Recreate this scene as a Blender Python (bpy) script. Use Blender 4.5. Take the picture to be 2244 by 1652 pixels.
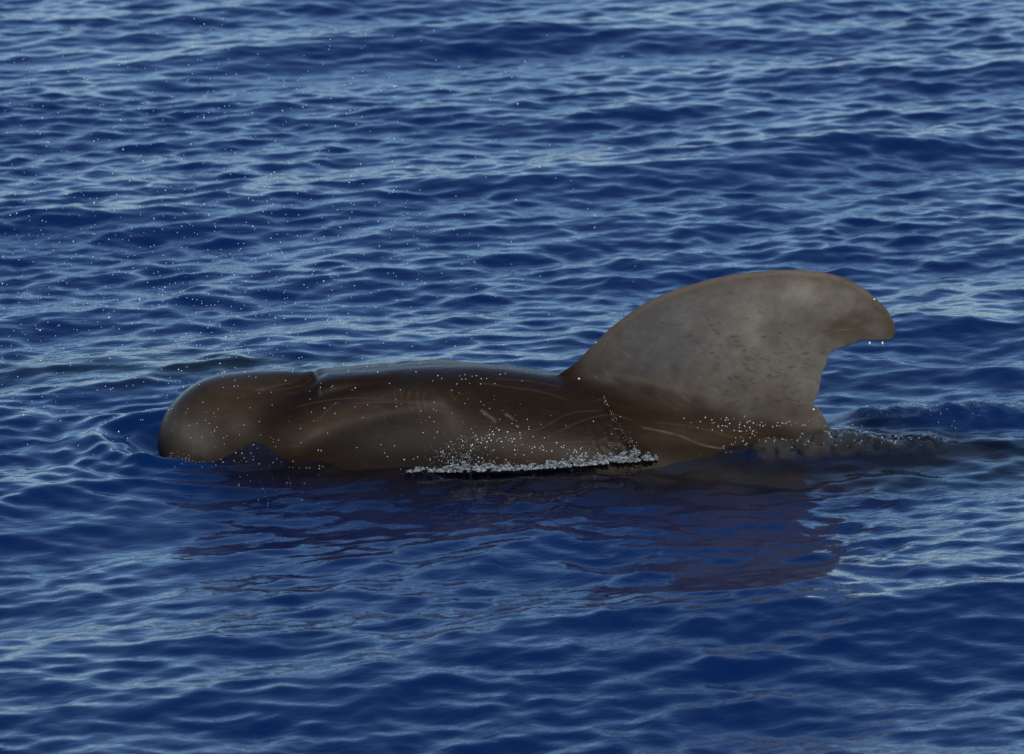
import bpy, math, numpy as np
from mathutils import Vector
rng = np.random.default_rng(7)
R = math.radians
scene = bpy.context.scene
for o in list(bpy.data.objects):
    bpy.data.objects.remove(o, do_unlink=True)
COL = scene.collection

# ------------------------------------------------------------------ camera
PITCH, DIST, SPAN, PXW, PXH = R(12.5), 25.0, 4.1, 2243.0, 1652.0
CU, CV = PXW / 2, PXH / 2
AIM = np.array([0, 0, 0.279])
CAM = AIM + DIST * np.array([0, -math.cos(PITCH), math.sin(PITCH)])
FW = np.array([0, math.cos(PITCH), -math.sin(PITCH)])
UP = np.array([0, math.sin(PITCH), math.cos(PITCH)])
FPX = PXW * DIST / SPAN
PM = PXW / SPAN                                    # photo pixels per metre at the whale
cd = bpy.data.cameras.new('camera')
cam = bpy.data.objects.new('camera', cd); COL.objects.link(cam)
cam.location = CAM; cam.rotation_euler = (R(90) - PITCH, 0, 0)
cd.sensor_width = 36; cd.lens = 36 * DIST / SPAN
cd.clip_start = 0.5; cd.clip_end = 20000
cd.dof.use_dof = True; cd.dof.focus_distance = DIST - 0.25; cd.dof.aperture_fstop = 5.0
scene.camera = cam

# ------------------------------------------------------------------ sky, sun, exposure
SUN_EL, SUN_AZ = R(50), R(172)       # azimuth clockwise from +y (away from the camera): sun behind the camera
w = bpy.data.worlds.new('World'); scene.world = w; w.use_nodes = True
nt = w.node_tree; nt.nodes.clear()
sky = nt.nodes.new('ShaderNodeTexSky'); sky.sky_type = 'NISHITA'; sky.sun_disc = False
sky.sun_elevation = SUN_EL; sky.sun_rotation = SUN_AZ
sky.air_density = 1.0; sky.dust_density = 0.2; sky.ozone_density = 8.0; sky.altitude = 200
bg = nt.nodes.new('ShaderNodeBackground'); bg.inputs['Strength'].default_value = 0.135
wo = nt.nodes.new('ShaderNodeOutputWorld')
nt.links.new(sky.outputs[0], bg.inputs[0]); nt.links.new(bg.outputs[0], wo.inputs[0])
sd = bpy.data.lights.new('sun', 'SUN'); sd.energy = 3.0; sd.angle = R(0.53); sd.color = (1, 0.93, 0.82)
sun = bpy.data.objects.new('sun', sd); COL.objects.link(sun)
sv = Vector((math.sin(SUN_AZ) * math.cos(SUN_EL), math.cos(SUN_AZ) * math.cos(SUN_EL), math.sin(SUN_EL)))
sun.rotation_euler = sv.to_track_quat('Z', 'Y').to_euler(); sun.location = sv * 30
scene.view_settings.view_transform = 'Standard'; scene.view_settings.look = 'None'
scene.view_settings.exposure = 0.0; scene.view_settings.gamma = 1

# ------------------------------------------------------------------ helpers
def xw(u): return (np.asarray(u, float) - CU) / PM            # photo column -> metres at the whale's plane
def proj(x, y, z):
    dx, dy, dz = x - CAM[0], y - CAM[1], z - CAM[2]
    dep = dy * FW[1] + dz * FW[2]
    return CU + dx / dep * FPX, CV - (dy * UP[1] + dz * UP[2]) / dep * FPX
def unproj(u, v, y):
    """point on the plane y = const seen at pixel (u, v)"""
    d = FW[None] * FPX + np.stack([np.asarray(u, float) - CU, np.zeros_like(np.asarray(u, float)), np.zeros_like(np.asarray(u, float))], 1) + UP[None] * (CV - np.asarray(v, float))[:, None]
    t = (y - CAM[1]) / d[:, 1]
    return CAM[None] + d * t[:, None]
def unproj_sea(u, v, z=0.0):
    d = FW * FPX + np.array([u - CU, 0, 0]) + UP * (CV - v)
    t = (z - CAM[2]) / d[2]
    return CAM + d * t
def pchip(xs, ys):
    xs = np.asarray(xs, float); ys = np.asarray(ys, float)
    h = np.diff(xs); dl = np.diff(ys) / h
    m = np.zeros_like(ys)
    for i in range(1, len(xs) - 1):
        if dl[i-1] * dl[i] > 0:
            w1, w2 = 2*h[i] + h[i-1], h[i] + 2*h[i-1]
            m[i] = (w1 + w2) / (w1 / dl[i-1] + w2 / dl[i])
    m[0], m[-1] = dl[0], dl[-1]
    def f(x):
        x = np.clip(x, xs[0], xs[-1]); i = np.clip(np.searchsorted(xs, x) - 1, 0, len(xs) - 2)
        t = (x - xs[i]) / h[i]
        return ys[i]*(1+2*t)*(1-t)**2 + h[i]*m[i]*t*(1-t)**2 + ys[i+1]*t*t*(3-2*t) + h[i]*m[i+1]*t*t*(t-1)
    return f
_lat = rng.random((256, 256)).astype(np.float32)
def vnoise(x, y):
    xi = np.floor(x).astype(int); yi = np.floor(y).astype(int); fx = x - xi; fy = y - yi
    fx = fx*fx*(3-2*fx); fy = fy*fy*(3-2*fy)
    a = _lat[xi & 255, yi & 255]; b = _lat[(xi+1) & 255, yi & 255]; c = _lat[xi & 255, (yi+1) & 255]; d = _lat[(xi+1) & 255, (yi+1) & 255]
    return (a*(1-fx)+b*fx)*(1-fy) + (c*(1-fx)+d*fx)*fy
def fbm(x, y, o=4):
    s = 0; a = 0.5; t = 0
    for i in range(o):
        s = s + a*vnoise(x*2**i + 17.3*i, y*2**i + 9.1*i); t += a; a *= 0.55
    return s / t
def sstep(a, b, x):
    t = np.clip((x - a) / (b - a), 0, 1); return t*t*(3-2*t)
def seg_dist(px, py, pts):
    """distance to a polyline, and the parameter 0..1 along it"""
    best = np.full(px.shape, 1e9); par = np.zeros(px.shape); pts = np.asarray(pts, float)
    L = np.r_[0, np.cumsum(np.hypot(*np.diff(pts, axis=0).T))]
    for i in range(len(pts) - 1):
        a, b = pts[i], pts[i+1]; ab = b - a; l2 = max(ab @ ab, 1e-12)
        t = np.clip(((px-a[0])*ab[0] + (py-a[1])*ab[1]) / l2, 0, 1)
        d = np.hypot(px-a[0]-t*ab[0], py-a[1]-t*ab[1]); m = d < best
        best = np.where(m, d, best); par = np.where(m, (L[i] + t*(L[i+1]-L[i])) / L[-1], par)
    return best, par
def catmull(pts, n=6, closed=False):
    p = np.asarray(pts, float); out = []
    for i in range(len(p) - 1):
        p0 = p[max(i-1, 0)]; p1 = p[i]; p2 = p[i+1]; p3 = p[min(i+2, len(p)-1)]
        for t in np.linspace(0, 1, n, endpoint=False):
            out.append(0.5*((2*p1) + (p2-p0)*t + (2*p0-5*p1+4*p2-p3)*t*t + (-p0+3*p1-3*p2+p3)*t**3))
    out.append(p[-1]); return np.array(out)
def make_mesh(name, verts, faces, smooth=True):
    """faces: (n,k) int array"""
    me = bpy.data.meshes.new(name); n, k = faces.shape
    me.vertices.add(len(verts)); me.vertices.foreach_set('co', np.ascontiguousarray(verts, np.float32).ravel())
    me.loops.add(n*k); me.loops.foreach_set('vertex_index', np.ascontiguousarray(faces, np.int32).ravel())
    me.polygons.add(n); me.polygons.foreach_set('loop_start', np.arange(0, n*k, k, dtype=np.int32))
    me.polygons.foreach_set('loop_total', np.full(n, k, np.int32))
    me.polygons.foreach_set('use_smooth', np.full(n, smooth))
    me.update(calc_edges=True); me.validate()
    return me
def attr(me, name, data):
    if data.ndim == 1:
        a = me.attributes.new(name, 'FLOAT', 'POINT'); a.data.foreach_set('value', np.ascontiguousarray(data, np.float32))
    else:
        a = me.attributes.new(name, 'FLOAT_COLOR', 'POINT')
        c = np.ones((len(data), 4), np.float32); c[:, :3] = data; a.data.foreach_set('color', c.ravel())
def link(name, me, mat, **props):
    o = bpy.data.objects.new(name, me); COL.objects.link(o)
    me.materials.append(mat)
    for k, v in props.items(): o[k] = v
    return o
class NT:
    def __init__(s, name):
        s.m = bpy.data.materials.new(name); s.m.use_nodes = True; s.t = s.m.node_tree; s.t.nodes.clear()
        s.out = s.n('ShaderNodeOutputMaterial')
    def n(s, typ, **kw):
        nd = s.t.nodes.new(typ)
        for k, v in kw.items(): setattr(nd, k, v)
        return nd
    def l(s, a, b): s.t.links.new(a, b)
    def set(s, nd, key, val):
        if hasattr(val, 'is_output') or isinstance(val, bpy.types.NodeSocket): s.l(val, nd.inputs[key])
        else: nd.inputs[key].default_value = val
    def math(s, op, a, b=0.0, clamp=False):
        nd = s.n('ShaderNodeMath', operation=op); nd.use_clamp = clamp
        s.set(nd, 0, a); s.set(nd, 1, b); return nd.outputs[0]
    def attr(s, name): return s.n('ShaderNodeAttribute', attribute_name=name)
    def noise(s, vec, scale, detail=3, rough=0.55, dist=0.0):
        nd = s.n('ShaderNodeTexNoise'); s.l(vec, nd.inputs['Vector'])
        nd.inputs['Scale'].default_value = scale; nd.inputs['Detail'].default_value = detail
        nd.inputs['Roughness'].default_value = rough; nd.inputs['Distortion'].default_value = dist; return nd.outputs[0]
    def mapping(s, vec, scale=(1, 1, 1), rot=(0, 0, 0)):
        nd = s.n('ShaderNodeMapping'); s.l(vec, nd.inputs[0]); nd.inputs['Scale'].default_value = scale; nd.inputs['Rotation'].default_value = rot
        return nd.outputs[0]
    def bump(s, h, strength, dist, normal=None):
        nd = s.n('ShaderNodeBump'); s.l(h, nd.inputs['Height']); s.set(nd, 'Strength', strength); nd.inputs['Distance'].default_value = dist
        if normal is not None: s.l(normal, nd.inputs['Normal'])
        return nd.outputs[0]

# ------------------------------------------------------------------ the whale's form
TOP = pchip([343, 345, 352, 365, 385, 410, 440, 480, 530, 580, 640, 690, 712, 760, 820, 890, 960, 1030, 1090, 1150, 1200, 1240, 1300, 1400, 1500, 1600, 1700, 1800, 1900, 2000, 2200, 2600, 3200],
            [972, 953, 925, 898, 872, 850, 832, 820, 813, 809, 807, 809, 813, 810, 806, 801, 798, 797, 800, 807, 814, 820, 830, 850, 872, 896, 920, 944, 962, 975, 1020, 1120, 1200])
HALF = pchip([343, 345, 351, 363, 392, 450, 520, 600, 700, 800, 900, 1000, 1200, 1400, 1600, 1800, 2000, 2300, 2800, 3200],
             [0, .045, .09, .14, .215, .30, .345, .36, .37, .40, .43, .45, .47, .46, .42, .36, .30, .21, .08, .04])
ZC = pchip([343, 450, 600, 900, 1400, 1800, 2400, 3200], [.015, -.03, -.09, -.15, -.17, -.17, -.36, -.45])
BOT = pchip([343, 345, 351, 363, 392, 450, 520, 700, 900, 1200, 1600, 2000, 2400, 3000, 3200],
            [0, .03, .06, .095, .15, .23, .30, .38, .43, .46, .41, .33, .21, .08, .04])
def body_params(u):
    a = HALF(u); zc = ZC(u)
    v = TOP(u)
    vert = (CV - v) / PM + AIM[2] * math.cos(PITCH)          # image height of the outline, metres
    s = vert - zc * math.cos(PITCH)
    ht = np.sqrt(np.maximum(s*s - (a*math.sin(PITCH))**2, 1e-8)) / math.cos(PITCH)
    ht = np.where(u > 2100, np.maximum(BOT(u) * 1.0, 0.03), ht)
    k = sstep(1950, 2250, u)
    s2 = np.sqrt(np.maximum(s*s - (a*math.sin(PITCH))**2, 1e-8)) / math.cos(PITCH)
    ht = np.maximum(s2*(1-k) + np.maximum(BOT(u), .03)*k, 1e-3)
    return a, zc, ht, BOT(u)

LEAD = catmull([(1215, 835), (1238, 813), (1262, 794), (1290, 765), (1320, 735), (1350, 708), (1385, 682), (1420, 660), (1460, 642), (1500, 628), (1550, 613),
                (1600, 602), (1650, 596), (1700, 592), (1740, 591), (1780, 594), (1820, 600), (1860, 613), (1890, 630), (1915, 651), (1940, 675), (1954, 698), (1961, 720), (1959, 736)], 5)
TRAIL = catmull([(1959, 736), (1952, 743), (1941, 746), (1925, 747), (1905, 746), (1884, 745), (1876, 749), (1862, 756), (1851, 759), (1838, 764), (1824, 769), (1816, 778), (1811, 790),
                 (1810, 799), (1803, 812), (1799, 828), (1797, 845), (1794, 857), (1792, 864), (1787, 871), (1786, 876), (1781, 882), (1786, 889), (1793, 894), (1800, 905), (1806, 915), (1813, 929), (1830, 960)], 3)
def fin_tools(X, Z):
    """2D signed distance to the fin outline (metres) and edge distances, on the plane y = 0"""
    u, v = proj(X, np.zeros_like(X), Z)
    poly = np.vstack([LEAD, TRAIL[1:], [(1700, 1000), (1400, 960), (1240, 880)]])
    inside = np.zeros(X.shape, bool)
    q = np.roll(poly, -1, 0)
    for (x1, y1), (x2, y2) in zip(poly, q):
        c = ((y1 > v) != (y2 > v)) & (u < (x2-x1)*(v-y1)/((y2-y1) if y2 != y1 else 1e-9) + x1); inside ^= c
    dl, _ = seg_dist(u, v, LEAD); dt, _ = seg_dist(u, v, TRAIL)
    return inside, dl/PM, dt/PM, u, v

GROOVES = [  # polyline in photo pixels, half width px, depth m
    (catmull([(716, 800), (702, 816), (690, 830), (668, 843), (640, 851), (600, 857), (560, 861)]), 9, 0.020),
    (catmull([(700, 842), (640, 868), (585, 900), (540, 940), (505, 985)]), 55, 0.014),
    (catmull([(900, 845), (830, 856), (760, 868), (690, 890), (640, 905)]), 24, 0.020),
]
BULGES = [(catmull([(960, 860), (860, 880), (770, 910), (690, 950), (650, 985)]), 52, 0.034),
          (catmull([(700, 845), (760, 833), (840, 826)]), 16, 0.012)]
RIV = catmull([(1306, 826), (1318, 862), (1334, 896), (1354, 930), (1378, 962), (1404, 995)])

def whale_detail(u, v, f):
    d = np.zeros_like(f)
    for pts, wd, dep in GROOVES:
        r, t = seg_dist(u, v, pts); d += dep*np.exp(-(r/wd)**2)*sstep(0, .12, t)*(1-0.6*sstep(.55, 1, t))
    for pts, wd, dep in BULGES:
        r, t = seg_dist(u, v, pts); d -= dep*np.exp(-(r/wd)**2)
    # water sheet edge: a rough lip running down the flank, with torn water just ahead of it
    r, t = seg_dist(u, v, RIV)
    wid = 4 + 9*t
    left = np.where(u < 1400, 1.0, 0.0)
    d -= sstep(0.08, .35, t)*(0.006 + 0.013*t)*np.exp(-(r/wid)**2)*(0.5 + 1.3*fbm(u/7, v/7, 3))
    tear = sstep(1130, 1340, u)*sstep(0, 14, r)*(1-sstep(0, 120, r))*(u < 1404)*sstep(850, 930, v)*((u-1306)*(995-826) < (v-826)*(1404-1306))
    d -= tear*0.009*(fbm(u/9, v/11, 3) - 0.5)
    return d

def grow(a, b, h0, h1, n):
    return np.linspace(a, b, n)
gx = np.r_[np.linspace(xw(330), xw(470), 78)[:-1], np.arange(xw(470), xw(2010), .0052), np.linspace(xw(2010), xw(3300), 90)[1:]]
gy = np.r_[-.8, -.66, np.linspace(-.56, -.05, 84)[:-1], np.linspace(-.05, .05, 31)[:-1], np.linspace(.05, .56, 34), .66, .8]
gz = np.r_[np.linspace(-.72, -.14, 24)[:-1], np.arange(-.14, .745, .0052)]
nx, ny, nz = len(gx), len(gy), len(gz)
UG = gx*PM + CU
A_, ZC_, HT_, HB_ = body_params(UG)
XX, ZZ = np.meshgrid(gx, gz, indexing='ij')
inside, dl, dt, FU, FV = fin_tools(XX, ZZ)
zb = (ZC_ + HT_)[:, None]
above = np.maximum(ZZ - zb, -0.15)
Tmax = 0.022 + 0.014*np.exp(-np.maximum(above, 0)/.15) + 0.10*np.exp(-np.maximum(above+.02, 0)/.055) 
dd = np.minimum(dl, dt)
thick = np.minimum(np.minimum(np.sqrt(np.maximum(dl, 0)*0.030), 0.0035 + 0.16*dt + 0*dl), Tmax)
thick = -np.log(np.exp(-thick/.006) + np.exp(-Tmax/.006) ) * .006 + .006*np.log(1.0)
thick = np.maximum(thick, 0)
FIN2 = np.where(inside, -1, 1)*dd                        # signed 2D distance
F = np.empty((nx, ny, nz), np.float32)
Yc = gy[None, :, None]
for i0 in range(0, nx, 24):
    sl = slice(i0, min(nx, i0+24))
    a = np.maximum(A_[sl], 2e-3)[:, None, None]; zc = ZC_[sl][:, None, None]; ht = np.maximum(HT_[sl], 2e-3)[:, None, None]; hb = np.maximum(HB_[sl], 2e-3)[:, None, None]
    dz = gz[None, None, :] - zc
    h = np.where(dz > 0, ht, hb)
    e = 2.12
    rr = (np.abs(Yc/a)**e + np.abs(dz/h)**e)**(1/e)
    gr = np.sqrt((Yc/a**2)**2 + (dz/h**2)**2) / np.maximum(rr, 1e-3)
    fb = (rr - 1)/np.maximum(gr, 1e-3)
    x_ = gx[sl][:, None, None]
    fb = np.where(np.broadcast_to(UG[sl][:, None, None] < 343.0, fb.shape), np.maximum(fb, 0.004), fb)
    # fin
    ins = FIN2[sl][:, None, :]; th = thick[sl][:, None, :]
    ff = np.where(ins < 0, np.maximum(np.abs(Yc) - th, ins), np.sqrt(np.maximum(ins, 0)**2 + np.maximum(np.abs(Yc), 0)**2))
    if UG[sl].max() > 1180 and UG[sl].min() < 2010:
        k = 0.075
        hh = np.clip(0.5 + 0.5*(ff - fb)/k, 0, 1)
        kk = k*sstep(1180, 1300, UG[sl])[:, None, None]*(1 - sstep(1780, 1850, UG[sl])[:, None, None])
        f = np.minimum(fb, ff) - kk*np.clip(1 - np.abs(fb-ff)/k, 0, 1)**2*0.25
    else: f = fb
    # flukes
    if UG[sl].max() > 2880:
        lead_y = np.clip((x_ - xw(2900))/(xw(3260) - xw(2900)), 0, 1)
        tz = np.abs(gz[None, None, :] + 0.44)
        span = 0.70*lead_y**0.8
        ok = (x_ > xw(2900)) & (x_ < xw(3200) + 0.16*np.abs(Yc))
        fl = np.where(ok, np.maximum(tz - 0.02 - 0.03*(1-lead_y), np.abs(Yc) - span), 0.05)
        f = np.minimum(f, fl)
    # flippers: sickles sweeping down and back from the shoulder
    if UG[sl].max() > 650 and UG[sl].min() < 1080:
        ay = np.abs(Yc)
        t = np.clip((x_ - xw(720))/(xw(1020) - xw(720)), 0, 1)
        cyl = np.sqrt(((ay - (.33 + .20*np.sqrt(t)))/.8)**2 + (gz[None, None, :] - (-.30 - .34*t))**2*2.0)
        fp = np.where((x_ > xw(690)), cyl - .075*(1 - t)**.5*np.minimum(1, (x_ - xw(690))*20 + .01), .05)
        f = np.minimum(f, np.where(x_ < xw(1020), fp, .05))
    near = np.nonzero(np.abs(f) < 0.05)
    u, v = proj(gx[sl][near[0]], -np.abs(gy[near[1]]), gz[near[2]])
    up = gz[near[2]] > -0.25
    f[near] += np.where(up, whale_detail(u, v, f[near]), 0)
    F[sl] = f
def surface_nets(F, gx, gy, gz):
    S = F < 0
    c = S[:-1, :-1, :-1].astype(np.uint8)
    for i, j, k in [(0,0,1),(0,1,0),(0,1,1),(1,0,0),(1,0,1),(1,1,0),(1,1,1)]:
        c += S[i:S.shape[0]-1+i, j:S.shape[1]-1+j, k:S.shape[2]-1+k]
    I, J, K = np.nonzero((c > 0) & (c < 8)); n = len(I)
    idx = np.full(c.shape, -1, np.int32); idx[I, J, K] = np.arange(n)
    cor = [(i, j, k) for i in (0, 1) for j in (0, 1) for k in (0, 1)]
    val = np.stack([F[I+i, J+j, K+k] for i, j, k in cor], 1)
    P = np.zeros((n, 3)); W = np.zeros(n)
    for a in range(8):
        for b in range(a+1, 8):
            if sum(abs(np.array(cor[a]) - np.array(cor[b]))) != 1: continue
            va, vb = val[:, a], val[:, b]; m = (va < 0) != (vb < 0)
            t = np.where(m, va/np.where(m, va - vb, 1), 0)
            for ax, g, id_ in ((0, gx, I), (1, gy, J), (2, gz, K)):
                pa = g[id_ + cor[a][ax]]; pb = g[id_ + cor[b][ax]]
                P[:, ax] += np.where(m, pa + (pb - pa)*t, 0)
            W += m
    P /= W[:, None]
    Q = []
    for ax in range(3):
        A0 = [slice(None)]*3; A1 = [slice(None)]*3; A0[ax] = slice(0, -1); A1[ax] = slice(1, None)
        o = [b for b in range(3) if b != ax]
        E = S[tuple(A0)] != S[tuple(A1)]
        e = np.array(np.nonzero(E))
        m = np.ones(e.shape[1], bool)
        for b in o: m &= (e[b] > 0) & (e[b] < S.shape[b]-1)
        e = e[:, m]; flip = S[tuple(e)]
        def cell(d0, d1):
            q = e.copy(); q[o[0]] += d0; q[o[1]] += d1; return idx[tuple(q)]
        q = np.stack([cell(-1, -1), cell(0, -1), cell(0, 0), cell(-1, 0)], 1)
        if ax == 1: flip = ~flip
        q[~flip] = q[~flip][:, ::-1]; Q.append(q)
    return P, np.vstack(Q)
WV, WF = surface_nets(F, gx, gy, gz)
del F

# ------------------------------------------------------------------ whale skin: colour with painted sheen and shade, and wetness, at every vertex
wu, wv = proj(WV[:, 0], -np.abs(WV[:, 1]), WV[:, 2])
infin = (np.abs(WV[:, 1]) < .2) & (wu > 1235)
WET = np.array([.0145, .0080, .0036]); DRY = np.array([.142, .122, .096]); MID = np.array([.055, .043, .032])
streak = fbm(wu/55 + wv/160, wv/20, 4); blot = fbm(wu/70, wv/70, 4); fine = fbm(wu/9, wv/9, 3)
fd = np.zeros(len(WV))
# the fin stands dry above a wavering line that runs from its front root to the tail end of its base
line = np.interp(wu, [1235, 1300, 1400, 1500, 1600, 1700, 1820], [800, 812, 838, 866, 895, 915, 935]) + 40*(blot-.5)
fd = (1 - sstep(-95, 60, wv - line))*(wu > 1225)*sstep(1225, 1330, wu + .25*(830-wv))
col = WET[None]*(0.75 + 0.5*streak[:, None])
brown = np.array([.080, .058, .038])
rad_ = fbm((wu*.8 + wv*.6)/26, (wu*.6 - wv*.8)/110, 4)          # streaks sweeping from the tip down to the front root
warm = sstep(1380, 1760, wu)[:, None]
dryc = (np.array([.088, .082, .074])*(1-warm) + DRY*warm*1.02)*(0.70 + 0.38*blot[:, None] + .30*rad_[:, None])*(0.92 + 0.16*fine[:, None])
# paler grey sheet low and forward, browner along the leading edge and the tip
dl_, _ = seg_dist(wu, wv, LEAD); 
edge = np.exp(-(dl_/22)**2)*.7 + .55*np.exp(-(((wu-1850)/120)**2 + ((wv-715)/42)**2)) + .35*sstep(.52, .66, fbm(wu/90+5, wv/60+3, 3))
edge = np.clip(edge, 0, 1)
dryc = dryc*(1-edge[:, None]) + (brown*1.05)[None]*(0.8+.4*blot[:, None])*edge[:, None]
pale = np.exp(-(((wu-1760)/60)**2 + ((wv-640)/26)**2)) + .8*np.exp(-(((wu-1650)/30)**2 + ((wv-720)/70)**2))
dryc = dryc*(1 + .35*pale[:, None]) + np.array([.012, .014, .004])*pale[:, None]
col = col*(1-fd[:, None]) + dryc*fd[:, None]
def patch(u0, v0, su, sv, ang, amt, c):
    global col
    ca, sa = math.cos(ang), math.sin(ang); du, dv = wu-u0, wv-v0
    p = ((du*ca + dv*sa)/su)**2 + ((-du*sa + dv*ca)/sv)**2
    k = np.clip(amt*np.exp(-p)*(0.6 + .8*blot), 0, 1)[:, None]
    col = col*(1-k) + np.array(c)[None]*k
GLOSS_GREY = (.090, .078, .062); TAN = (.050, .034, .020)
patch(470, 890, 120, 60, -.5, .6, TAN); patch(425, 955, 66, 44, .5, .8, GLOSS_GREY); patch(385, 1000, 40, 18, .3, .5, (.075, .056, .036))  # the grey one paints soft sun gloss on the melon's lower front
patch(740, 915, 130, 30, -.42, .6, TAN); patch(860, 965, 120, 36, 0, .5, (.034, .032, .029)); patch(560, 845, 120, 25, 0, .35, TAN)  # lit streak behind the head and soft gloss on the lower flank, painted in
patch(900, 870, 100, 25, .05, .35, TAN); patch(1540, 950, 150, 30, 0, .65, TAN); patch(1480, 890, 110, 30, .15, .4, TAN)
patch(640, 885, 90, 24, -.5, .7, (.006, .004, .0025)); patch(800, 848, 120, 16, -.12, .7, (.006, .004, .003)); patch(900, 1010, 120, 22, 0, .5, (.010, .008, .007))  # first two paint the shaded band under the neck crease
# scars: thin pale lines and rakes
def scar(pts, wd, amt, c=(.10, .075, .052)):
    global col
    p = catmull(pts, 5); m = (wu > p[:, 0].min()-12) & (wu < p[:, 0].max()+12) & (wv > p[:, 1].min()-12) & (wv < p[:, 1].max()+12)
    if not m.any(): return
    r, t = seg_dist(wu[m], wv[m], p)
    k = (amt*(.72 if wd < 2.5 and c[0] > .05 else 1.0)*np.exp(-(r/(wd*.85))**2)*(0.35 + .9*fbm(wu[m]/14, wv[m]/14, 2))*sstep(0, .08, t)*(1-sstep(.85, 1, t)))[:, None].clip(0, 1)
    col[m] = col[m]*(1-k) + np.array(c)[None]*k
scar([(1050, 896), (1066, 908), (1080, 918), (1088, 928)], 3.6, .8); scar([(1105, 906), (1118, 914), (1128, 922)], 3.0, .8)
for du in (0, 15, 30, 50, 64): scar([(868+du*1.0, 850+du*.1), (864+du, 868), (868+du*.98, 888), (880+du*.9, 905)], 1.7, .4)
scar([(640, 895), (700, 880), (780, 872), (900, 880), (980, 876)], 1.6, .35); scar([(770, 884), (850, 881), (940, 884), (985, 882)], 1.6, .4)
scar([(1215, 950), (1260, 928), (1310, 912), (1350, 910), (1400, 928)], 1.7, .4); scar([(1100, 955), (1180, 940), (1250, 905), (1330, 900)], 1.6, .35)
scar([(1040, 838), (1120, 848), (1200, 862), (1260, 885)], 1.8, .35); scar([(1080, 830), (1160, 835), (1240, 850)], 1.6, .3)
scar([(1180, 972), (1260, 968), (1340, 970)], 1.6, .3); scar([(985, 850), (990, 868), (1002, 876)], 1.7, .35)
scar([(690, 930), (720, 895), (745, 880)], 2.0, .35); scar([(800, 905), (820, 890), (840, 910), (850, 935)], 1.7, .3); scar([(812, 903), (832, 888), (856, 915)], 1.6, .3)
scar([(1400, 935), (1480, 952), (1540, 975), (1600, 985)], 2.0, .5, (.19, .16, .12)); scar([(1430, 925), (1520, 935), (1620, 962)], 1.7, .35)
scar([(1560, 672), (1590, 668), (1640, 672)], 1.5, .4, (.22, .2, .17)); scar([(1745, 778), (1780, 745), (1830, 725), (1880, 720)], 1.6, .45, (.24, .21, .17))
scar([(1470, 700), (1500, 690), (1530, 683)], 1.6, .4, (.22, .2, .17)); scar([(1660, 725), (1720, 735), (1790, 738)], 1.4, .3, (.22, .2, .17))
for q in range(46):
    u0, v0 = rng.uniform(430, 1380), rng.uniform(835, 990); L = rng.uniform(20, 90); an = rng.uniform(-.5, .6)
    scar([(u0, v0), (u0+L*.5, v0+L*.5*math.tan(an)+rng.uniform(-6, 6)), (u0+L, v0+L*math.tan(an)*.9)], rng.uniform(1.0, 1.4), rng.uniform(.08, .22))
for q in range(40):
    u0, v0 = rng.uniform(1330, 1900), rng.uniform(610, 930); L = rng.uniform(15, 70); an = rng.uniform(-.8, .8)
    scar([(u0, v0), (u0+L*.5, v0+L*.5*math.tan(an)+rng.uniform(-5, 5)), (u0+L, v0+L*math.tan(an)*.9)], rng.uniform(1.1, 1.6), rng.uniform(.1, .3), (.2, .185, .155))
# short dark wrinkles of flaking skin in the middle of the fin
for q in range(150):
    u0, v0 = rng.normal(1640, 95), rng.normal(810, 70); L = rng.uniform(7, 18)
    scar([(u0, v0), (u0+L*.5, v0+rng.uniform(-3, 5)), (u0+L, v0+rng.uniform(-4, 8))], rng.uniform(1.4, 2.2), rng.uniform(.35, .8), (.03, .028, .024))
rough = .42*(1-fd) + .58*fd + .10*(blot-.5)
rough -= .25*np.exp(-((wv-TOP(wu))/16)**2)*(wu < 1250)

# ---- skin material
s = NT('whale_skin'); P = s.n('ShaderNodeBsdfPrincipled')
geo = s.n('ShaderNodeNewGeometry'); pos = geo.outputs['Position']
ca = s.attr('skin'); ra = s.attr('rough'); wa = s.attr('wet')
n1 = s.noise(s.mapping(pos, (22, 22, 34), (0, .5, 0)), 1.0, 5, .65); n2 = s.noise(pos, 160, 3, .6); n3 = s.noise(s.mapping(pos, (14, 60, 90), (0, .25, 0)), 1.0, 4, .6)
mx = s.n('ShaderNodeMix', data_type='RGBA', blend_type='MULTIPLY'); mx.inputs[0].default_value = 1
rmp = s.n('ShaderNodeMapRange'); s.l(n1, rmp.inputs[0]); rmp.inputs[1].default_value = .3; rmp.inputs[2].default_value = .7; rmp.inputs[3].default_value = .86; rmp.inputs[4].default_value = 1.14
s.l(ca.outputs['Color'], mx.inputs[6]); s.l(rmp.outputs[0], mx.inputs[7]); s.l(mx.outputs[2], P.inputs['Base Color'])
s.l(s.math('ADD', ra.outputs['Fac'], s.math('MULTIPLY', s.math('SUBTRACT', n2, .5), .15)), P.inputs['Roughness'])
P.inputs['IOR'].default_value = 1.36; P.inputs['Specular IOR Level'].default_value = .11
hgt = s.math('ADD', s.math('MULTIPLY', n1, .5), s.math('ADD', s.math('MULTIPLY', n2, .25), s.math('MULTIPLY', n3, s.math('MULTIPLY', wa.outputs['Fac'], .9))))
s.l(s.bump(hgt, .4, .003), P.inputs['Normal'])
s.l(P.outputs[0], s.out.inputs[0]); SKIN = s.m
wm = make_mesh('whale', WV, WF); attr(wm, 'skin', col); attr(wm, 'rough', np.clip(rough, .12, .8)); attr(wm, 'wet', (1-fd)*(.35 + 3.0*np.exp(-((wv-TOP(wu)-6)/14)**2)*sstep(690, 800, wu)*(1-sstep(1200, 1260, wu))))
whale = link('whale', wm, SKIN, label='dark brown pilot whale at the surface with rounded head and hooked dorsal fin', category='whale')

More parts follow.
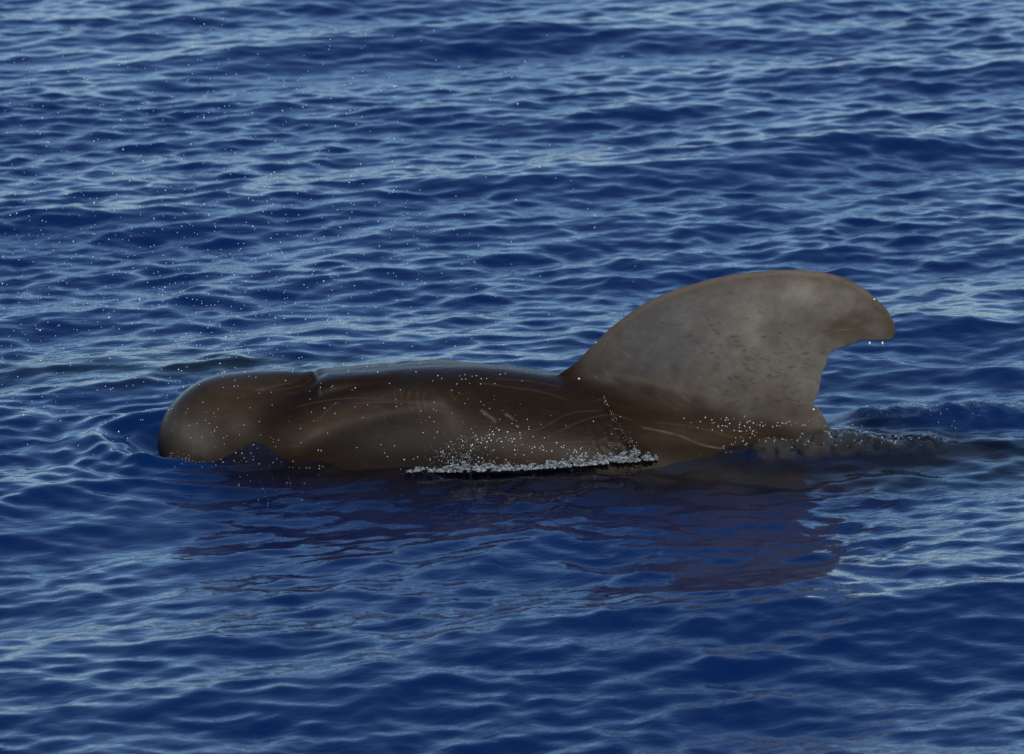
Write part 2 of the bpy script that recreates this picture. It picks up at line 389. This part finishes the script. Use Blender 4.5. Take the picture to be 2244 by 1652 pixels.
# ------------------------------------------------------------------ the sea
FX0, FX1, FY0, FY1, DX, DY = -3.5, 3.5, -7.4, 15.0, .0132, .0185
def axis(a, b, h, out, n):
    r = (out/h)**(1/n)                                    # geometric growth outside the fine zone
    g = np.cumsum(h*np.exp(np.linspace(0, 1, n)*np.log(out*np.log(out/h)/n/h)))
    return np.r_[(a-g)[::-1], np.arange(a, b, h), b+g]
sx = axis(FX0, FX1, DX, 4000, 140); sy = axis(FY0, FY1, DY, 6000, 110)
hx = np.gradient(sx); hy = np.gradient(sy)
N = 1100
lam = np.exp(rng.uniform(np.log(.068), np.log(4.5), N))
main = R(90 + 29)                                         # crests run from lower left to upper right
th = main + rng.normal(0, 1, N)*np.where(lam < .4, R(42), np.where(lam < 1.2, R(30), R(15)))
kx = 2*np.pi/lam*np.cos(th); ky = 2*np.pi/lam*np.sin(th); ph = rng.uniform(0, 2*np.pi, N)
sl = np.interp(np.log(lam), np.log([.068, .10, .17, .30, .5, 1.0, 2.0, 4.5]), [.36, .82, 1.15, 1.08, .88, .66, .75, .45])
RMS = 0.146
sl *= RMS*math.sqrt(2)/math.sqrt((sl**2).sum())
amp = sl*lam/(2*np.pi)
def att(k, h):                                            # drop what the local spacing cannot carry
    q = np.abs(k)[:, None]*h[None]/(2*np.pi); return 1 - sstep(.18, .42, q)
AX = np.exp(1j*(kx[:, None]*sx[None]))*att(kx, hx)*(1-sstep(.25, 1.2, hx[None]/lam[:, None]))
BY = np.exp(1j*(ky[:, None]*sy[None] + ph[:, None]))*att(ky, hy)*(1-sstep(.25, 1.2, hy[None]/lam[:, None]))
BY = BY.astype(np.complex64); AX = AX.astype(np.complex64)
small = lam < .45
def ssum(c, m): return (BY[m].T*c[m].astype(np.complex64)[None]) @ AX[m]
k = 2*np.pi/lam
Hs = ssum(amp.astype(complex), small); Hl = ssum(amp.astype(complex), ~small)
Dxs = ssum(1j*amp*kx/k, small); Dxl = ssum(1j*amp*kx/k, ~small)
Dys = ssum(1j*amp*ky/k, small); Dyl = ssum(1j*amp*ky/k, ~small)
GX, GY = np.meshgrid(sx, sy)
gust = 0.55 + 0.98*fbm(GX/1.9 + GY/3.0 + 40, GY/1.5 + 80, 3)       # rougher and smoother patches of water
# calmer water beside the whale
wx = np.clip(GX, xw(400), xw(2000)); dw = np.hypot(GX - wx, (GY + .05))
calm = 1 - .05*np.exp(-(dw/.5)**2)
calmL = 1 - .7*np.exp(-(dw/.7)**2)
CH = 0.6
Zs = gust*calm*Hs.real + calmL*Hl.real
Xs = GX + CH*(gust*calm*Dxs.real + calmL*Dxl.real); Ys = GY + CH*(gust*calm*Dys.real + calmL*Dyl.real)
del Hs, Hl, Dxs, Dxl, Dys, Dyl
def bumpz(u, v, z0, sx_, sy_, hgt, ang=0.0):
    p = unproj_sea(u, v, z0); ca, sa = math.cos(ang), math.sin(ang); dx, dy = GX-p[0], GY-p[1]
    return hgt*np.exp(-((dx*ca+dy*sa)/sx_)**2 - ((-dx*sa+dy*ca)/sy_)**2)
nose = np.array([xw(343) + .22, 0.0])
rn = np.hypot(GX - nose[0], (GY - nose[1])); front = sstep(.35, -.15, GX - nose[0])
hump = bumpz(550, 993, .03, .11, .09, .075) + bumpz(650, 1003, .02, .17, .08, .05)
Zs += -.055*np.exp(-((rn-.22)/.10)**2)*front + .035*np.exp(-((rn-.46)/.11)**2)*front
Zs += front*.009*np.sin(2*np.pi*(rn-.3)/.13)*np.exp(-np.maximum(rn-.35, 0)/.35)*sstep(.28, .4, rn)
Zs += hump
Zs += bumpz(1520, 1005, .02, .42, .10, .055) + bumpz(1330, 1035, .01, .3, .10, .02)
# the wake: water heaped over the tail stock, torn on top and trailing off to the right
tx = GX - xw(1800)
ridge = np.interp(GX, [xw(1560), xw(1680), xw(1800), xw(1950), xw(2150), xw(2500)], [0, .05, .075, .05, .03, 0])
ycen = np.interp(GX, [xw(1600), xw(1700), xw(1820), xw(2243)], [-.34, -.24, -.10, .02])
Zs += ridge*np.exp(-((GY-ycen)/.17)**2)
torn = np.exp(-((GY-ycen+.02)/.13)**2)*np.interp(GX, [xw(1620), xw(1700), xw(1850), xw(2020), xw(2150)], [0, 1, 1, .6, 0])
Zs += torn*.045*(fbm(GX/.05+7, GY/.07+3, 4)-.5)
far_t = np.exp(-((GY-.60-.08*np.sin(GX*3))/.13)**2)*sstep(xw(1800), xw(1950), GX)*(1-sstep(3.5, 4.5, GX))
Zs += far_t*(.045*(fbm(GX/.09+1, GY/.12+9, 4)-.4) + .045)
# water parting along the flank
flank = np.exp(-((GY + HALF(GX*PM+CU)*.97)/.10)**2)*sstep(xw(850), xw(1100), GX)*(1-sstep(xw(1650), xw(1800), GX))
Zs += flank*.012*(fbm(GX/.06, GY/.05, 3)-.5)
# how deep the whale lies below the water (thin water shows the back beneath)
ug = GX*PM + CU; a_, zc_, ht_, _b = body_params(np.clip(ug, 343, 3200))
yy = np.clip(np.abs(GY)/np.maximum(a_, 1e-3), 0, 1)
ztop = zc_ + ht_*np.sqrt(1-yy**2); depth = Zs - ztop
inb = (yy < 1) & (ug > 360) & (ug < 2400)
film = np.where(inb, np.exp(-np.maximum(depth, 0)/.45), 0)
gap = np.maximum(np.abs(GY) - a_, 0); alng = sstep(380, 560, ug)*(1-sstep(1850, 2150, ug))   # the flank beside thin water
film = np.maximum(film, np.clip(torn, 0, 1)*inb)
film = np.maximum(film, np.where(yy >= 1, np.exp(-(gap/np.where(GY < 0, .48, .14))**2), 0)*alng)*.92
m_, n_ = GX.shape
V = np.stack([Xs.ravel(), Ys.ravel(), Zs.ravel()], 1)
ii = np.arange(m_*n_, dtype=np.int32).reshape(m_, n_)
Q = np.stack([ii[:-1, :-1].ravel(), ii[:-1, 1:].ravel(), ii[1:, 1:].ravel(), ii[1:, :-1].ravel()], 1)

s = NT('sea_water'); P = s.n('ShaderNodeBsdfPrincipled')
geo = s.n('ShaderNodeNewGeometry'); pos = geo.outputs['Position']
cmx = s.n('ShaderNodeMix', data_type='RGBA'); s.l(s.attr('murk').outputs['Fac'], cmx.inputs[0]); cmx.inputs[6].default_value = (.0001, .0105, .060, 1); cmx.inputs[7].default_value = (.0045, .0095, .010, 1)
s.l(cmx.outputs[2], P.inputs['Base Color'])
P.inputs['Roughness'].default_value = .04; P.inputs['IOR'].default_value = 1.333
rot = s.mapping(pos, (1, 1, 1), (0, 0, -main + R(90)))
b1 = s.noise(s.mapping(rot, (13, 24, 13)), 1.0, 3, .55, .4)
tn = s.attr('torn').outputs['Fac']
b2 = s.noise(pos, 60, 4, .65)
hh = s.math('ADD', s.math('MULTIPLY', b1, s.attr('ripple').outputs['Fac']), s.math('MULTIPLY', b2, tn))
s.l(s.bump(hh, 1.0, .012), P.inputs['Normal'])
tr = s.n('ShaderNodeBsdfTransparent'); tr.inputs[0].default_value = (.80, .86, .80, 1)
gl = s.n('ShaderNodeBsdfGlossy'); gl.inputs['Roughness'].default_value = .05
fr = s.n('ShaderNodeFresnel'); fr.inputs[0].default_value = 1.333
bn = s.bump(hh, 1.0, .012); s.l(bn, fr.inputs['Normal']); s.l(bn, gl.inputs['Normal'])
mt = s.n('ShaderNodeMixShader'); s.l(fr.outputs[0], mt.inputs[0]); s.l(tr.outputs[0], mt.inputs[1]); s.l(gl.outputs[0], mt.inputs[2])
ms = s.n('ShaderNodeMixShader'); s.l(s.attr('film').outputs['Fac'], ms.inputs[0]); s.l(P.outputs[0], ms.inputs[1]); s.l(mt.outputs[0], ms.inputs[2])
s.l(ms.outputs[0], s.out.inputs[0]); WATER = s.m
# patches of darker grey-green water behind the whale and beside its tail
mk = fbm(GX/.8+3, GY/.7+11, 3)
murk = np.exp(-((GY-1.15+.15*GX)/.75)**2)*np.exp(-((GX+.6)/1.9)**2)*sstep(.38, .6, mk)*1.1 + np.exp(-((GY+.35)/.35)**2)*sstep(1.25, 1.6, GX)*(1-sstep(2.6, 3.4, GX))*.8
sm = make_mesh('sea', V, Q); attr(sm, 'murk', np.clip(murk, 0, .9).ravel()); attr(sm, 'film', film.ravel()); attr(sm, 'torn', (np.clip(torn, 0, 1)*2.2 + far_t*.7).ravel())
attr(sm, 'ripple', (.26*gust*(1-.4*np.exp(-(dw/.7)**2))).ravel())
s = NT('deep_water'); P = s.n('ShaderNodeBsdfDiffuse'); P.inputs[0].default_value = (.0001, .0065, .042, 1); s.l(P.outputs[0], s.out.inputs[0])
dz_ = -1.6
dm = make_mesh('deep_water', np.array([[-60, -60, dz_], [60, -60, dz_], [60, 60, dz_], [-60, 60, dz_]], float), np.array([[0, 1, 2, 3]]))
link('deep_water', dm, s.m, kind='structure', label='dark blue depth below the sea surface')
sea = link('sea', sm, WATER, kind='structure', label='deep blue rippled open sea around the whale')

# ------------------------------------------------------------------ spray, foam, drops
from mathutils.bvhtree import BVHTree
near_f = WF[(WV[WF[:, 0], 1] < .06)]
tree = BVHTree.FromPolygons(WV.tolist(), near_f.tolist())
def hit_px(u, v):
    d = FW*FPX + np.array([u-CU, 0, 0]) + UP*(CV-v); d /= np.linalg.norm(d)
    loc, nrm, i, dist = tree.ray_cast(Vector(CAM), Vector(d))
    return loc, nrm
OCT = np.array([[1,0,0],[-1,0,0],[0,1,0],[0,-1,0],[0,0,1],[0,0,-1]], float)
OCF = np.array([[0,2,4],[2,1,4],[1,3,4],[3,0,4],[2,0,5],[1,2,5],[3,1,5],[0,3,5]])
def ico():
    v = list(OCT); f = []; cache = {}
    def mid(a, b):
        k = (min(a, b), max(a, b))
        if k not in cache:
            p = v[a] + v[b]; v.append(p/np.linalg.norm(p)); cache[k] = len(v)-1
        return cache[k]
    for a, b, c in OCF:
        x, y, z = mid(a, b), mid(b, c), mid(c, a); f += [[a, x, z], [x, b, y], [z, y, c], [x, y, z]]
    return np.array(v), np.array(f)
SPH, SPF = ico()
def blobs(name, pts, rad, stretch=None):
    n = len(pts); sc = np.ones((n, 1, 3)) if stretch is None else stretch[:, None, :]
    V = (SPH[None]*np.asarray(rad)[:, None, None]*sc + np.asarray(pts)[:, None, :]).reshape(-1, 3)
    Fc = (SPF[None] + (np.arange(n)*len(SPH))[:, None, None]).reshape(-1, 3)
    return make_mesh(name, V, Fc)
s = NT('spray_water'); P = s.n('ShaderNodeBsdfPrincipled'); P.inputs['Base Color'].default_value = (.85, .9, .95, 1)  # white base colour stands in for the sun glint on clear drops
P.inputs['Roughness'].default_value = .15; P.inputs['IOR'].default_value = 1.33; s.l(P.outputs[0], s.out.inputs[0]); SPRAY = s.m
# the blow, drifting forward of the blowhole
pts, rad = [], []
while len(pts) < 1150:
    u, v = rng.uniform(-60, 1400), rng.uniform(40, 1010)
    p = np.exp(-((u-430)/520)**2)*(.25 + .9*np.exp(-((v-620)/330)**2))
    if rng.random() > p: continue
    y = rng.normal(0, .45) - .1
    q = unproj([u], [v], y)[0]
    if q[2] < .03: continue
    pts.append(q); rad.append(.0011 + .0007*rng.random() + (.0012*rng.random() if rng.random() < .12 else 0))
st = np.ones((len(pts), 3)); st[:, 2] = rng.uniform(1, 1.5, len(pts))
link('spray', blobs('spray', np.array(pts), rad, st), SPRAY, kind='stuff', label='fine white spray droplets hanging in the air over the whale head')
# white beads on the skin: water drops that also stand in for sun glints
pts, rad = [], []
def beads(n, u0, v0, su, sv, r0, r1, shear=0.0):
    for _ in range(n):
        du = rng.normal(0, su); dv = rng.normal(0, sv); loc, nrm = hit_px(u0+du, v0+dv+du*shear)
        if loc is None or loc.z < -.01: continue
        pts.append(np.array(loc) + np.array(nrm)*.0008); rad.append(rng.uniform(r0, r1))
beads(60, 480, 930, 110, 60, 0.00080, 0.00165); beads(60, 1000, 930, 160, 50, 0.00080, 0.00180)
beads(60, 1060, 985, 90, 22, 0.00096, 0.00255, -.1); beads(30, 1100, 955, 40, 14, 0.00144, 0.00270, -.25); beads(30, 1240, 985, 60, 8, 0.00120, 0.00225)
beads(34, 1590, 928, 45, 10, 0.00104, 0.00270, .12); beads(30, 1620, 960, 30, 18, 0.00096, 0.00225, -.5); beads(22, 1720, 932, 50, 4, 0.00096, 0.00225, -.08)

for _ in range(60):
    t = rng.beta(2.2, 1.2); p = RIV[int(t*(len(RIV)-1))]; loc, nrm = hit_px(p[0] + rng.normal(0, 2 + 5*t), p[1] + rng.normal(0, 4))
    if loc is not None: pts.append(np.array(loc) + np.array(nrm)*.0006); rad.append(rng.uniform(.0005, .0012))
beads(40, 380, 1005, 30, 8, 0.00080, 0.00150); beads(16, 1060, 830, 40, 10, 0.00120, 0.00225)
for u, v, r in ((1915, 652, .004), (1797, 860, .003), (1782, 893, .004), (1268, 826, .004)):  # first bead stands in for the sun glint near the fin tip
    loc, nrm = hit_px(u, v+4)
    if loc: pts.append(np.array(loc)); rad.append(r)
link('skin_glint_drops', blobs('skin_glint_drops', np.array(pts), rad), SPRAY, kind='stuff', label='white water beads standing in for sun glints on the whale skin')
# two drops falling from the trailing edge of the fin
for u, v, lab in ((1905, 752, 'water drop hanging under the fin tip nearer the notch'), (1933, 752, 'water drop hanging under the outer end of the fin tip')):
    q = unproj([u], [v], 0.0)[0]
    link('water_drop', blobs('water_drop', q[None], [.0045], np.array([[.8, .8, 1.7]])), SPRAY, label=lab, category='drop', group='drops falling from the fin')

# torn, bubbly water running off the tail stock: a thin lumpy sheet over the mound
s = NT('bubbly_water'); geo = s.n('ShaderNodeNewGeometry')
df = s.n('ShaderNodeBsdfDiffuse'); df.inputs[0].default_value = (.050, .041, .031, 1); tr = s.n('ShaderNodeBsdfTransparent'); gl = s.n('ShaderNodeBsdfGlossy'); gl.inputs['Roughness'].default_value = .06
fr = s.n('ShaderNodeFresnel'); fr.inputs[0].default_value = 1.333
bn = s.bump(s.noise(geo.outputs['Position'], 120, 3, .6), .7, .006)
for nd in (df, gl, fr): s.l(bn, nd.inputs['Normal'])
m1 = s.n('ShaderNodeMixShader'); s.l(s.math('MULTIPLY', s.attr('body').outputs['Fac'], 1.0), m1.inputs[0]); s.l(tr.outputs[0], m1.inputs[1]); s.l(df.outputs[0], m1.inputs[2])
m2 = s.n('ShaderNodeMixShader'); s.l(fr.outputs[0], m2.inputs[0]); s.l(m1.outputs[0], m2.inputs[1]); s.l(gl.outputs[0], m2.inputs[2]); s.l(m2.outputs[0], s.out.inputs[0])
tx_ = np.arange(xw(1590), xw(2150), .0048); ty_ = np.arange(-.52, .24, .0055); TX, TY = np.meshgrid(tx_, ty_)
def sea_at(A, x, y):
    fi = np.interp(y, sy, np.arange(len(sy))); fj = np.interp(x, sx, np.arange(len(sx)))
    i = fi.astype(int); j = fj.astype(int); a = fi-i; b = fj-j
    return A[i, j]*(1-a)*(1-b) + A[i+1, j]*a*(1-b) + A[i, j+1]*(1-a)*b + A[i+1, j+1]*a*b
tm = np.clip(sea_at(torn, TX, TY), 0, 1); tz_ = sea_at(Zs, TX, TY)
n_a = 1-np.abs(2*fbm(TX/.030+3, TY/.045+8, 3)-1); n_b = fbm(TX/.06+30, TY/.10+18, 3)
tz_ = tz_ + sstep(.12, .6, tm)*(.004 + .026*(n_a-.55) + .022*(n_b-.5)) - (1-sstep(.10, .25, tm))*.012
ti = np.arange(TX.size).reshape(TX.shape)
tq = np.stack([ti[:-1, :-1].ravel(), ti[:-1, 1:].ravel(), ti[1:, 1:].ravel(), ti[1:, :-1].ravel()], 1)
tq = tq[(tm.ravel()[tq] > .10).all(1)]
tmh = make_mesh('wake_froth', np.stack([TX.ravel(), TY.ravel(), tz_.ravel()], 1), tq)
attr(tmh, 'body', (np.clip(.15 + .95*n_b*sstep(.5, .75, n_a) - .40*sstep(xw(1830), xw(2000), TX), .04, .75)*sstep(.10, .55, tm)).ravel())
gp, gr_ = [], []  # white beads standing in for sun glints on froth and water
for _ in range(520):
    i, j = rng.integers(0, TX.shape[0]), rng.integers(0, TX.shape[1])
    if rng.random() > tm[i, j]*1.2 or tm[i, j] < .3 or n_a[i, j] < .6: continue
    gp.append([TX[i, j], TY[i, j], tz_[i, j]+.001]); gr_.append(rng.uniform(.0008, .0022))
def sea_glints(u0, u1, v0, v1, n, r1):
    for _ in range(n):
        p = unproj_sea(rng.uniform(u0, u1), rng.uniform(v0, v1), .02)
        i, j = np.searchsorted(sy, p[1]), np.searchsorted(sx, p[0])
        gp.append([Xs[i, j], Ys[i, j], Zs[i, j] + .0006]); gr_.append(rng.uniform(.0006, r1))
sea_glints(470, 720, 985, 1020, 70, .0018); sea_glints(360, 480, 1005, 1030, 30, .0014); sea_glints(1850, 2150, 890, 930, 45, .0018); sea_glints(520, 700, 1030, 1090, 22, .0014)
link('sea_glint_beads', blobs('sea_glint_beads', np.array(gp), gr_), SPRAY, kind='stuff', label='white beads standing in for sun glints on the water around the whale')
link('wake_froth', tmh, s.m, kind='stuff', label='torn bubbly water heaped behind the dorsal fin')
# foam: a torn white lip where the water breaks against the flank
s = NT('foam'); P = s.n('ShaderNodeBsdfPrincipled'); geo = s.n('ShaderNodeNewGeometry')
nz_ = s.noise(geo.outputs['Position'], 90, 4, .7)
rp = s.n('ShaderNodeValToRGB'); s.l(nz_, rp.inputs[0]); rp.color_ramp.elements[0].position = .35; rp.color_ramp.elements[0].color = (.10, .11, .11, 1); rp.color_ramp.elements[1].position = .68; rp.color_ramp.elements[1].color = (.55, .58, .58, 1)
s.l(rp.outputs[0], P.inputs['Base Color']); P.inputs['Roughness'].default_value = .18; P.inputs['IOR'].default_value = 1.33
s.l(s.bump(s.noise(geo.outputs['Position'], 220, 3, .6), .8, .006), P.inputs['Normal'])
tr = s.n('ShaderNodeBsdfTransparent'); tr.inputs[0].default_value = (.9, .93, .93, 1); mf = s.n('ShaderNodeMixShader')
rf = s.n('ShaderNodeMapRange'); s.l(s.noise(geo.outputs['Position'], 60, 3, .6), rf.inputs[0]); rf.inputs[1].default_value = .4; rf.inputs[2].default_value = .62; rf.inputs[3].default_value = .35; rf.inputs[4].default_value = 1
s.l(rf.outputs[0], mf.inputs[0]); s.l(tr.outputs[0], mf.inputs[1]); s.l(P.outputs[0], mf.inputs[2]); s.l(mf.outputs[0], s.out.inputs[0]); FOAM = s.m
pts, rad, st = [], [], []
for _ in range(8000):
    u = rng.uniform(890, 1440)
    lump = fbm(np.array([u/9.]), np.array([2.]), 3)[0]
    thick_px = np.interp(u, [890, 960, 1010, 1080, 1180, 1300, 1400, 1440], [3, 8, 16, 9, 8, 14, 17, 4])*(.25 + 1.3*lump)
    base = np.interp(u, [890, 1000, 1150, 1300, 1440], [1030, 1030, 1025, 1014, 1003])
    v = base - abs(rng.normal(0, .6))*thick_px
    if fbm(np.array([u/8.]), np.array([v/4.]), 2)[0] < .42: continue
    loc, nrm = hit_px(u, v)
    if loc is None: continue
    pts.append(np.array(loc) + np.array([0, -.010 - .03*rng.random(), 0])); rad.append(.0009 + .0026*rng.random()**2); st.append(rng.uniform(.5, 2.2, 3)*np.array([1.4, 1, .8]))
for _ in range(260):       # drops thrown up
    u = rng.choice([1000, 1030, 985, 1045]) + rng.normal(0, 26); v = 1020 - abs(rng.normal(0, 34))
    loc, nrm = hit_px(u, v)
    if loc is None: continue
    pts.append(np.array(loc) + np.array([0, -.02 - .05*rng.random(), 0])); rad.append(rng.uniform(.0007, .0022)); st.append(np.array([1, 1, rng.uniform(1, 1.8)]))
link('foam', blobs('foam', np.array(pts), rad, np.array(st)), FOAM, kind='stuff', label='white foam lip breaking along the whale flank')
print('whale', len(WV), 'sea', len(V))
